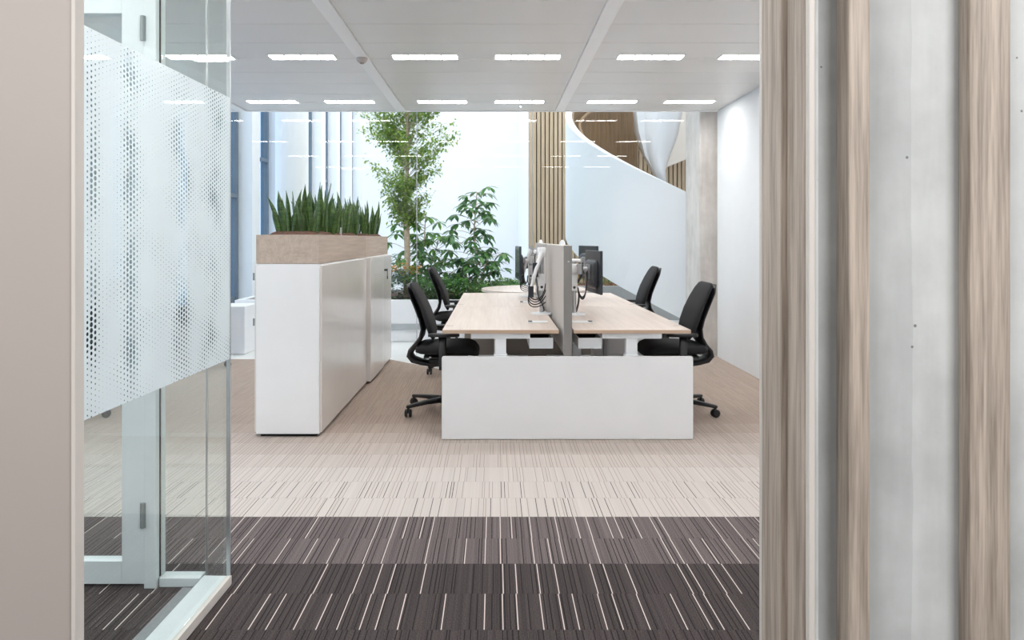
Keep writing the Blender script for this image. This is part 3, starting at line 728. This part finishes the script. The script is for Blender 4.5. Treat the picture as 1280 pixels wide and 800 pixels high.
# ------------------------------------------------------------------ desks
Y0, DL = 4.81, 1.66
def make_desk(side, near, label):
    # local x: from outer edge (0) to the middle (0.785*sgn); built in world orientation
    x0, x1 = ((-0.35, 0.433), (0.535, 1.322))[side]
    y0 = Y0+0.004+(0 if near else DL)
    t = thing('office_desk', label, 'desk', (0.5*(x0+x1), y0+DL/2, 0), group=None)
    cx = 0.5*(x0+x1); hw = 0.5*(x1-x0); hl = DL/2-0.002
    B(-hw, hw, -hl, hl, 0.705, 0.73).build('desktop', ['desk_wood'], t, bevel=0.001)
    e = MB()
    e.box(-hw, hw, -hl-0.0012, -hl, 0.7055, 0.7295); e.build('edge_band', 'desk_edge', t)
    fr = MB(); fr.box(-0.20, 0.20, -hl+0.02, -hl+0.08, 0.668, 0.7045); fr.box(-0.20, 0.20, hl-0.08, hl-0.02, 0.668, 0.7045)
    fr.box(-0.045, 0.045, -hl+0.08, hl-0.08, 0.675, 0.7045); fr.build('frame', 'white_metal', t, bevel=0.002)
    for s_ in (-1, 1):
        yy = s_*(hl-0.05)
        B(-0.038, 0.038, yy-0.028, yy+0.028, 0.52, 0.69).build('leg', 'white_metal', t, bevel=0.002)
        lg = MB(); lg.box(-0.046, 0.046, yy-0.034, yy+0.034, 0.03, 0.56); lg.build('leg', 'white_metal', t, bevel=0.002)
        B(-0.34, 0.34, yy-0.035, yy+0.035, 0.002, 0.03).build('foot', 'white_metal', t, bevel=0.004)
    sg = 1 if side == 0 else -1
    tx = sg*(hw-0.115)
    tray = MB(); tray.box(tx-0.08, tx+0.08, -hl+0.05, hl-0.1, 0.598, 0.603); tray.box(tx-0.08, tx-0.075, -hl+0.05, hl-0.1, 0.603, 0.67)
    tray.box(tx+0.075, tx+0.08, -hl+0.05, hl-0.1, 0.603, 0.67); tray.box(tx-0.08, tx+0.08, -hl+0.045, -hl+0.05, 0.598, 0.67); tray.build('cable_tray', 'white_metal', t)
    B(tx-0.07, tx+0.07, -hl+0.3, hl-0.3, 0.604, 0.66).build('cable_bundle', 'black_plastic', t)
    # power module lid
    px = sg*(hw-0.115); 
    po = B(px-0.075, px+0.075, -0.43, -0.31, 0.7302, 0.734).build('power_lid', 'white_metal', t, bevel=0.001)
    B(px-sg*0.055-0.014, px-sg*0.055+0.014, -0.40, -0.34, 0.734, 0.738).build('socket', 'black_plastic', po)
    mk = -sg*(hw-0.035)
    B(mk-0.025, mk+0.025, -0.60, -0.596, 0.7302, 0.7312).build('control_mark', 'screen_edge', t)
    return t
make_desk(0, True, 'pale wood desk with white legs, front left of the four-desk bench')
make_desk(0, False, 'pale wood desk at the back left of the bench, beyond the near left desk')
make_desk(1, True, 'pale wood desk with white legs, front right of the four-desk bench')
make_desk(1, False, 'pale wood desk at the back right of the bench, beyond the near right desk')
# end panel with rounded corners
def rpanel(x0, x1, z0, z1, y0, y1, r=0.012):
    mb = MB(); pts = []
    for cx, cz, a0 in ((x1-r, z1-r, 0), (x0+r, z1-r, 90), ):
        for k in range(6): a = math.radians(a0+90*k/5); pts.append((cx+r*math.cos(a), cz+r*math.sin(a)))
    pts += [(x0, z0), (x1, z0)]
    n = len(pts); vs = [(x, y0, z) for x, z in pts]+[(x, y1, z) for x, z in pts]
    mb.add(vs, [tuple(range(n)), tuple(reversed(range(n, 2*n)))]+[(i, n+i, n+(i+1) % n, (i+1) % n) for i in range(n)]); return mb
ep = rpanel(-0.352, 1.328, 0.004, 0.556, 4.785, 4.806).build('end_panel', 'white_laminate', bevel=0.001)
tag(ep, 'large white rectangular end panel across the front of the desk bench', 'panel')
ep2 = rpanel(-0.34, 1.31, 0.004, 0.68, 8.138, 8.155).build('end_panel', 'grey_panel', bevel=0.001)  # grey-brown colour includes the shade under the desks
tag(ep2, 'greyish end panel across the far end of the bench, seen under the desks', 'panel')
pdl = thing('drawer_pedestal', 'low white drawer pedestal under the right-hand desks, seen beside the front leg', 'drawer unit', (1.18, 6.50, 0))
B(-0.2, 0.2, -0.28, 0.28, 0.05, 0.49).build('body', 'white_metal', pdl, bevel=0.002)
for k in range(3): B(-0.19, 0.19, -0.292, -0.281, 0.06+k*0.143, 0.198+k*0.143).build('drawer', 'white_metal', pdl, bevel=0.002)
for a in (-1, 1):
    for b_ in (-1, 1): MB().tube([(a*.16-.012, b_*.22, .026), (a*.16+.012, b_*.22, .026)], 0.025, 14).build('caster', 'black_plastic', pdl)

# divider screens
for i, (y0, y1, lab) in enumerate(((4.80, 6.44, 'grey fabric divider screen along the middle of the bench, nearer one with dark end edge'), (6.455, 8.09, 'grey fabric divider screen along the middle of the bench, farther one'))):
    t = thing('divider_screen', lab, 'screen', (0.4925, y0, 0))
    B(-0.0275, 0.0275, 0.006, y1-y0, 0.562, 1.292).build('panel', 'screen_fabric', t, bevel=0.006)
    e = MB(); e.box(-0.028, 0.028, 0, 0.0058, 0.558, 1.297); e.build('edge_trim', 'screen_edge', t, bevel=0.002)
    B(-0.0275, 0.0275, 0.006, y1-y0, 1.2925, 1.298).build('top_trim', 'cream_edge', t, bevel=0.001)
    if i == 0:
        MB().tube([(0.004, -0.004, 1.19), (0.004, 0.002, 1.19)], 0.006, 12).build('screw', 'aluminium', t)
    yy = (0.39, 1.15)[i]
    MB().tube([(0, yy, 1.2985), (0, yy, 1.315), (0, yy, 1.335)], [0.022, 0.02, 0.009], 16).build('clip', 'white_metal', t)

# ------------------------------------------------------------------ monitors and arms
def make_monitor(loc, rz, label, W=0.54, H=0.345):
    # local: screen faces +x, centre at origin
    t = thing('computer_monitor', label, 'monitor', loc, rz)
    B(-0.012, 0.008, -W/2, W/2, -H/2, H/2).build('casing', 'monitor_plastic', t, bevel=0.004)
    B(0.0082, 0.0095, -W/2+.008, W/2-.008, -H/2+.014, H/2-.008).build('screen', 'screen_black', t)
    mb = MB(); u, v = (0, 1, 0), (0, 0, 1)
    mb.loft([((-0.012, 0, -0.02), u, v, 0.20, 0.12), ((-0.035, 0, -0.02), u, v, 0.18, 0.105), ((-0.042, 0, -0.02), u, v, 0.15, 0.08)], 32, 6)
    mb.build('rear_housing', 'monitor_plastic', t)
    B(-0.052, -0.0425, -0.06, 0.06, -0.06, 0.06).build('mount_plate', 'aluminium', t, bevel=0.002)
    return t
def bez(p0, p1, p2, p3, n=12):
    p0, p1, p2, p3 = map(Vector, (p0, p1, p2, p3)); o = []
    for i in range(n+1):
        t = i/n; o.append(p0*(1-t)**3+p1*3*t*(1-t)**2+p2*3*t*t*(1-t)+p3*t**3)
    return o
def make_arm(base, head, label, top=1.27, cables=True, strut=False):
    """base: (x,y) on desk; head: world point where the tilt head sits (monitor back)"""
    bx, by = base; t = thing('monitor_arm', label, 'monitor arm', (bx, by, 0.7305))
    Hh = Vector(head)-Vector((bx, by, 0.7305))
    MB().tube([(0, 0, 0), (0, 0, 0.008), (0, 0, 0.016)], [0.092, 0.090, 0.04], 36).build('base', 'white_metal', t)
    pole = MB(); pole.tube([(0, 0, 0.012), (0, 0, top-0.7305)], 0.018, 20); pole.build('pole', 'aluminium', t)
    B(-0.026, 0.026, -0.024, 0.024, 0.19, 0.33).build('pole_sleeve', 'white_metal', t, bevel=0.008)
    MB().tube([(0, -0.026, 0.22), (0, -0.024, 0.22)], 0.011, 12).build('sleeve_slot', 'black_plastic', t)
    zc = Hh.z
    MB().tube([(0, 0, zc-0.04), (0, 0, zc-0.034), (0, 0, zc+0.034), (0, 0, zc+0.04)], [0.03, 0.036, 0.036, 0.03], 24).build('collar', 'white_metal', t)
    mid = Vector((Hh.x*0.35, Hh.y*0.5-0.10*(1 if Hh.y >= 0 else -1), zc))
    arm = MB(); arm.tube([(0, 0, zc), tuple(mid)], 0.019, 14); arm.build('lower_arm', 'white_metal', t)
    MB().tube([(mid.x, mid.y, zc-0.04), (mid.x, mid.y, zc+0.04)], 0.027, 20).build('elbow', 'aluminium', t)
    arm = MB(); arm.tube([tuple(mid), tuple(Hh)], 0.016, 14); arm.build('upper_arm', 'white_metal', t)
    MB().tube([(Hh.x, Hh.y, Hh.z-0.03), (Hh.x, Hh.y, Hh.z+0.03)], 0.022, 18).build('tilt_head', 'aluminium', t)
    if strut:
        MB().tube([(0, -0.03, 0.50), (-0.05, -0.05, 0.36), (-0.09, -0.06, 0.20)], [0.020, 0.018, 0.012], 14).build('folded_arm', 'white_metal', t)
        MB().tube([(-0.09, -0.06, 0.14), (-0.09, -0.06, 0.23)], 0.022, 14).build('arm_joint', 'monitor_plastic', t)
        MB().box(-0.075, -0.03, -0.06, 0.0, 0.30, 0.42).build('mount_plate', 'monitor_plastic', t, bevel=0.006)
        for q in range(4):
            MB().tube(bez((-0.09, -0.06, 0.2), (-0.16, -0.1+.03*q, 0.06+.03*q), (-0.05+.02*q, 0.0, 0.02), (0.03, -0.05, 0.10+.05*q), 14), 0.0045, 6).build('cable', 'black_plastic', t)
    if cables:
        for q in range(4):
            o = 0.016*(q-1.5)
            cbm = MB(); cbm.tube(bez((Hh.x, Hh.y+o, Hh.z-0.02), (Hh.x*1.1, Hh.y+o, Hh.z-0.22-0.03*q), (Hh.x*0.5, Hh.y*.4+o, Hh.z-0.30), (0.03*(1 if Hh.x > 0 else -1), o, 0.22)), 0.004, 6)
            cbm.tube(bez((0.03*(1 if Hh.x > 0 else -1), o, 0.22), (0.05*(1 if Hh.x > 0 else -1), o, 0.12), (0.03, o-.03, 0.08), (0.02, 0.05+o, 0.01)), 0.004, 6)
            cbm.build('cable', 'black_plastic', t)
    return t
# far left station
make_monitor((0.245, 7.42, 1.095), PI+0.05, 'black monitor seen edge-on above the far left desk')
make_arm((0.385, 7.62), (0.302, 7.44, 1.12), 'white monitor arm with tangled cables on the far left desk', strut=True)
# near left station: empty arm
make_arm((0.385, 5.85), (0.345, 6.10, 1.235), 'white monitor arm without a screen on the near left desk, beside the divider', top=1.275, strut=True)
# right side
make_monitor((0.815, 5.87, 1.075), 0.10, 'near monitor seen from behind on the right desk, in front of another', W=0.53)
make_arm((0.645, 5.80), (0.757, 5.87, 1.10), 'white monitor arm holding the near right-hand monitor', top=1.16)
make_monitor((0.965, 7.35, 1.10), 0.22, 'farther monitor half hidden behind the near right-hand monitor')
make_arm((0.66, 7.62), (0.907, 7.37, 1.12), 'white monitor arm of the farther right-hand monitor, mostly hidden by the screen', top=1.2)

# ------------------------------------------------------------------ office chair (faces +x)
def make_chair(label, loc, rz, lift=0.0):
    t = thing('office_chair', label, 'chair', loc, rz)
    Y = (0, 1, 0)
    # seat cushion, lofted along x
    secs = []
    for x, hw, hh, zc in ((-0.215, .14, .008, .50), (-0.21, .19, .025, .502), (-0.17, .222, .038, .503), (-0.05, .238, .044, .505), (0.10, .24, .045, .508), (0.19, .232, .046, .503), (0.235, .212, .040, .490), (0.262, .18, .024, .474), (0.268, .14, .008, .468)):
        secs.append(((x, 0, zc+lift), Y, (0, 0, 1), hw, hh))
    MB().loft(secs, 32, 3.2).build('seat', 'black_fabric', t)
    MB().loft([((-0.15, 0, .445+lift), Y, (0, 0, 1), .17, .012), ((0.18, 0, .440+lift), Y, (0, 0, 1), .18, .012)], 24, 4).build('seat_shell', 'black_plastic', t)
    # backrest pad
    path = [(-0.085, .575), (-0.092, .62), (-0.115, .70), (-0.145, .79), (-0.185, .88), (-0.222, .95), (-0.245, .99), (-0.252, 1.005)]
    hws = [.13, .205, .222, .222, .212, .198, .175, .13]; ths = [.010, .026, .030, .028, .025, .022, .018, .008]
    secs = []
    for i, ((x, z), hw, th) in enumerate(zip(path, hws, ths)):
        a = Vector(path[max(0, i-1)]); b_ = Vector(path[min(len(path)-1, i+1)]); d = (b_-a).normalized()
        secs.append(((x, 0, z+lift), Y, (d.y, 0, -d.x), hw, th))
    MB().loft(secs, 32, 3.0).build('backrest', 'black_fabric', t)
    # rear frame shell: follows back of the pad, then flares to the lumbar bow and under the seat
    path = [(-0.283, .995), (-0.262, .93), (-0.222, .84), (-0.183, .74), (-0.165, .66), (-0.178, .59), (-0.215, .53), (-0.262, .475), (-0.272, .44), (-0.245, .405), (-0.18, .385), (-0.10, .372), (-0.02, .372)]
    hws = [.15, .19, .20, .195, .185, .16, .13, .105, .09, .08, .07, .06, .05]; ths = [.008, .009, .010, .011, .013, .016, .019, .022, .024, .024, .022, .022, .02]
    secs = []
    for i, ((x, z), hw, th) in enumerate(zip(path, hws, ths)):
        a = Vector(path[max(0, i-1)]); b_ = Vector(path[min(len(path)-1, i+1)]); d = (b_-a).normalized()
        secs.append(((x, 0, z+lift), Y, (d.y, 0, -d.x), hw, th))
    MB().loft(secs, 28, 3.5).build('back_frame', 'black_plastic', t)
    # mechanism
    mm = MB(); mm.loft([((-0.12, 0, .39+lift), Y, (0, 0, 1), .06, .03), ((0.10, 0, .40+lift), Y, (0, 0, 1), .075, .03)], 20, 5); mm.build('mechanism', 'black_plastic', t)
    MB().tube([(-0.06, -0.07, .43+lift), (-0.10, -0.19, .45+lift)], [.008, .006], 10).build('lever', 'aluminium', t)
    # armrests
    for s_ in (-1, 1):
        ar = MB()
        ar.loft([((-0.105, s_*.275, .628+lift), (0, 1, 0), (0, 0, 1), .02, .010), ((-0.085, s_*.275, .629+lift), (0, 1, 0), (0, 0, 1), .037, .013), ((0.09, s_*.272, .629+lift), (0, 1, 0), (0, 0, 1), .040, .014), ((0.125, s_*.27, .628+lift), (0, 1, 0), (0, 0, 1), .022, .010)], 20, 4)
        a = ar.build('armrest', 'black_plastic', t)
        po = MB()
        po.loft([((0.0, s_*.272, .615+lift), (1, 0, 0), (0, 1, 0), .03, .014), ((0.0, s_*.275, .40+lift), (1, 0, 0), (0, 1, 0), .026, .014), ((0.0, s_*.262, .375+lift), (1, 0, 0), (0, 1, 0), .026, .016)], 16, 4)
        po.box(-0.026, 0.026, min(s_*.06, s_*.268), max(s_*.06, s_*.268), .368+lift, .388+lift)
        po.build('post', 'black_plastic', a)
    # column and star base
    MB().tube([(0, 0, .09), (0, 0, .24)], .028, 18).tube([(0, 0, .24), (0, 0, .38+lift)], .015, 14).build('gas_column', 'black_plastic', t)
    MB().tube([(0, 0, .070), (0, 0, .105), (0, 0, .125)], [.05, .055, .035], 24).build('hub', 'black_plastic', t)
    for k in range(5):
        an = math.radians(36+72*k+180); c, s_ = math.cos(an), math.sin(an)
        side = (-s_, c, 0)
        lg = MB(); lg.loft([((0.03*c, 0.03*s_, .095), side, (0, 0, 1), .028, .022), ((0.18*c, 0.18*s_, .092), side, (0, 0, 1), .022, .016), ((0.325*c, 0.325*s_, .080), side, (0, 0, 1), .017, .012), ((0.34*c, 0.34*s_, .079), side, (0, 0, 1), .009, .008)], 16, 4)
        lo = lg.build('leg', 'black_plastic', t)
        cs = MB(); cx, cy = 0.325*c, 0.325*s_
        tw = an+0.9; wx, wy = -math.sin(tw), math.cos(tw)
        for q in (-1, 1):
            cs.tube([(cx+wx*q*.008, cy+wy*q*.008, .031), (cx+wx*q*.020, cy+wy*q*.020, .031), (cx+wx*q*.026, cy+wy*q*.026, .031)], [.031, .031, .024], 22)
        cs.tube([(cx, cy, .03), (cx, cy, .085)], .010, 10)
        cs.build('caster', 'black_plastic', lo)
    return t
ch = make_chair('black swivel chair at the near left desk, closest to the white cabinets', (-0.385, 5.58, 0), 0.0, 0.0)
ch2 = make_chair('black swivel chair at the far left desk, behind the nearer left chair', (-0.385, 7.28, 0), 0.03, 0.055)
copy_tree(ch, None, (1.40, 5.58, 0), PI, 'black swivel chair at the near right desk, in front of the white wall')
copy_tree(ch2, None, (1.40, 7.36, 0), PI-0.03, 'black swivel chair at the far right desk, backed by the white staircase')
copy_tree(ch, None, (-3.20, 5.55, 0), PI+0.1, 'black swivel chair behind the dotted film, its base seen below the film')
copy_tree(ch2, None, (-3.12, 7.55, 0), PI+0.5, 'black swivel chair far behind the glass screen, its base seen just left of the cabinets')
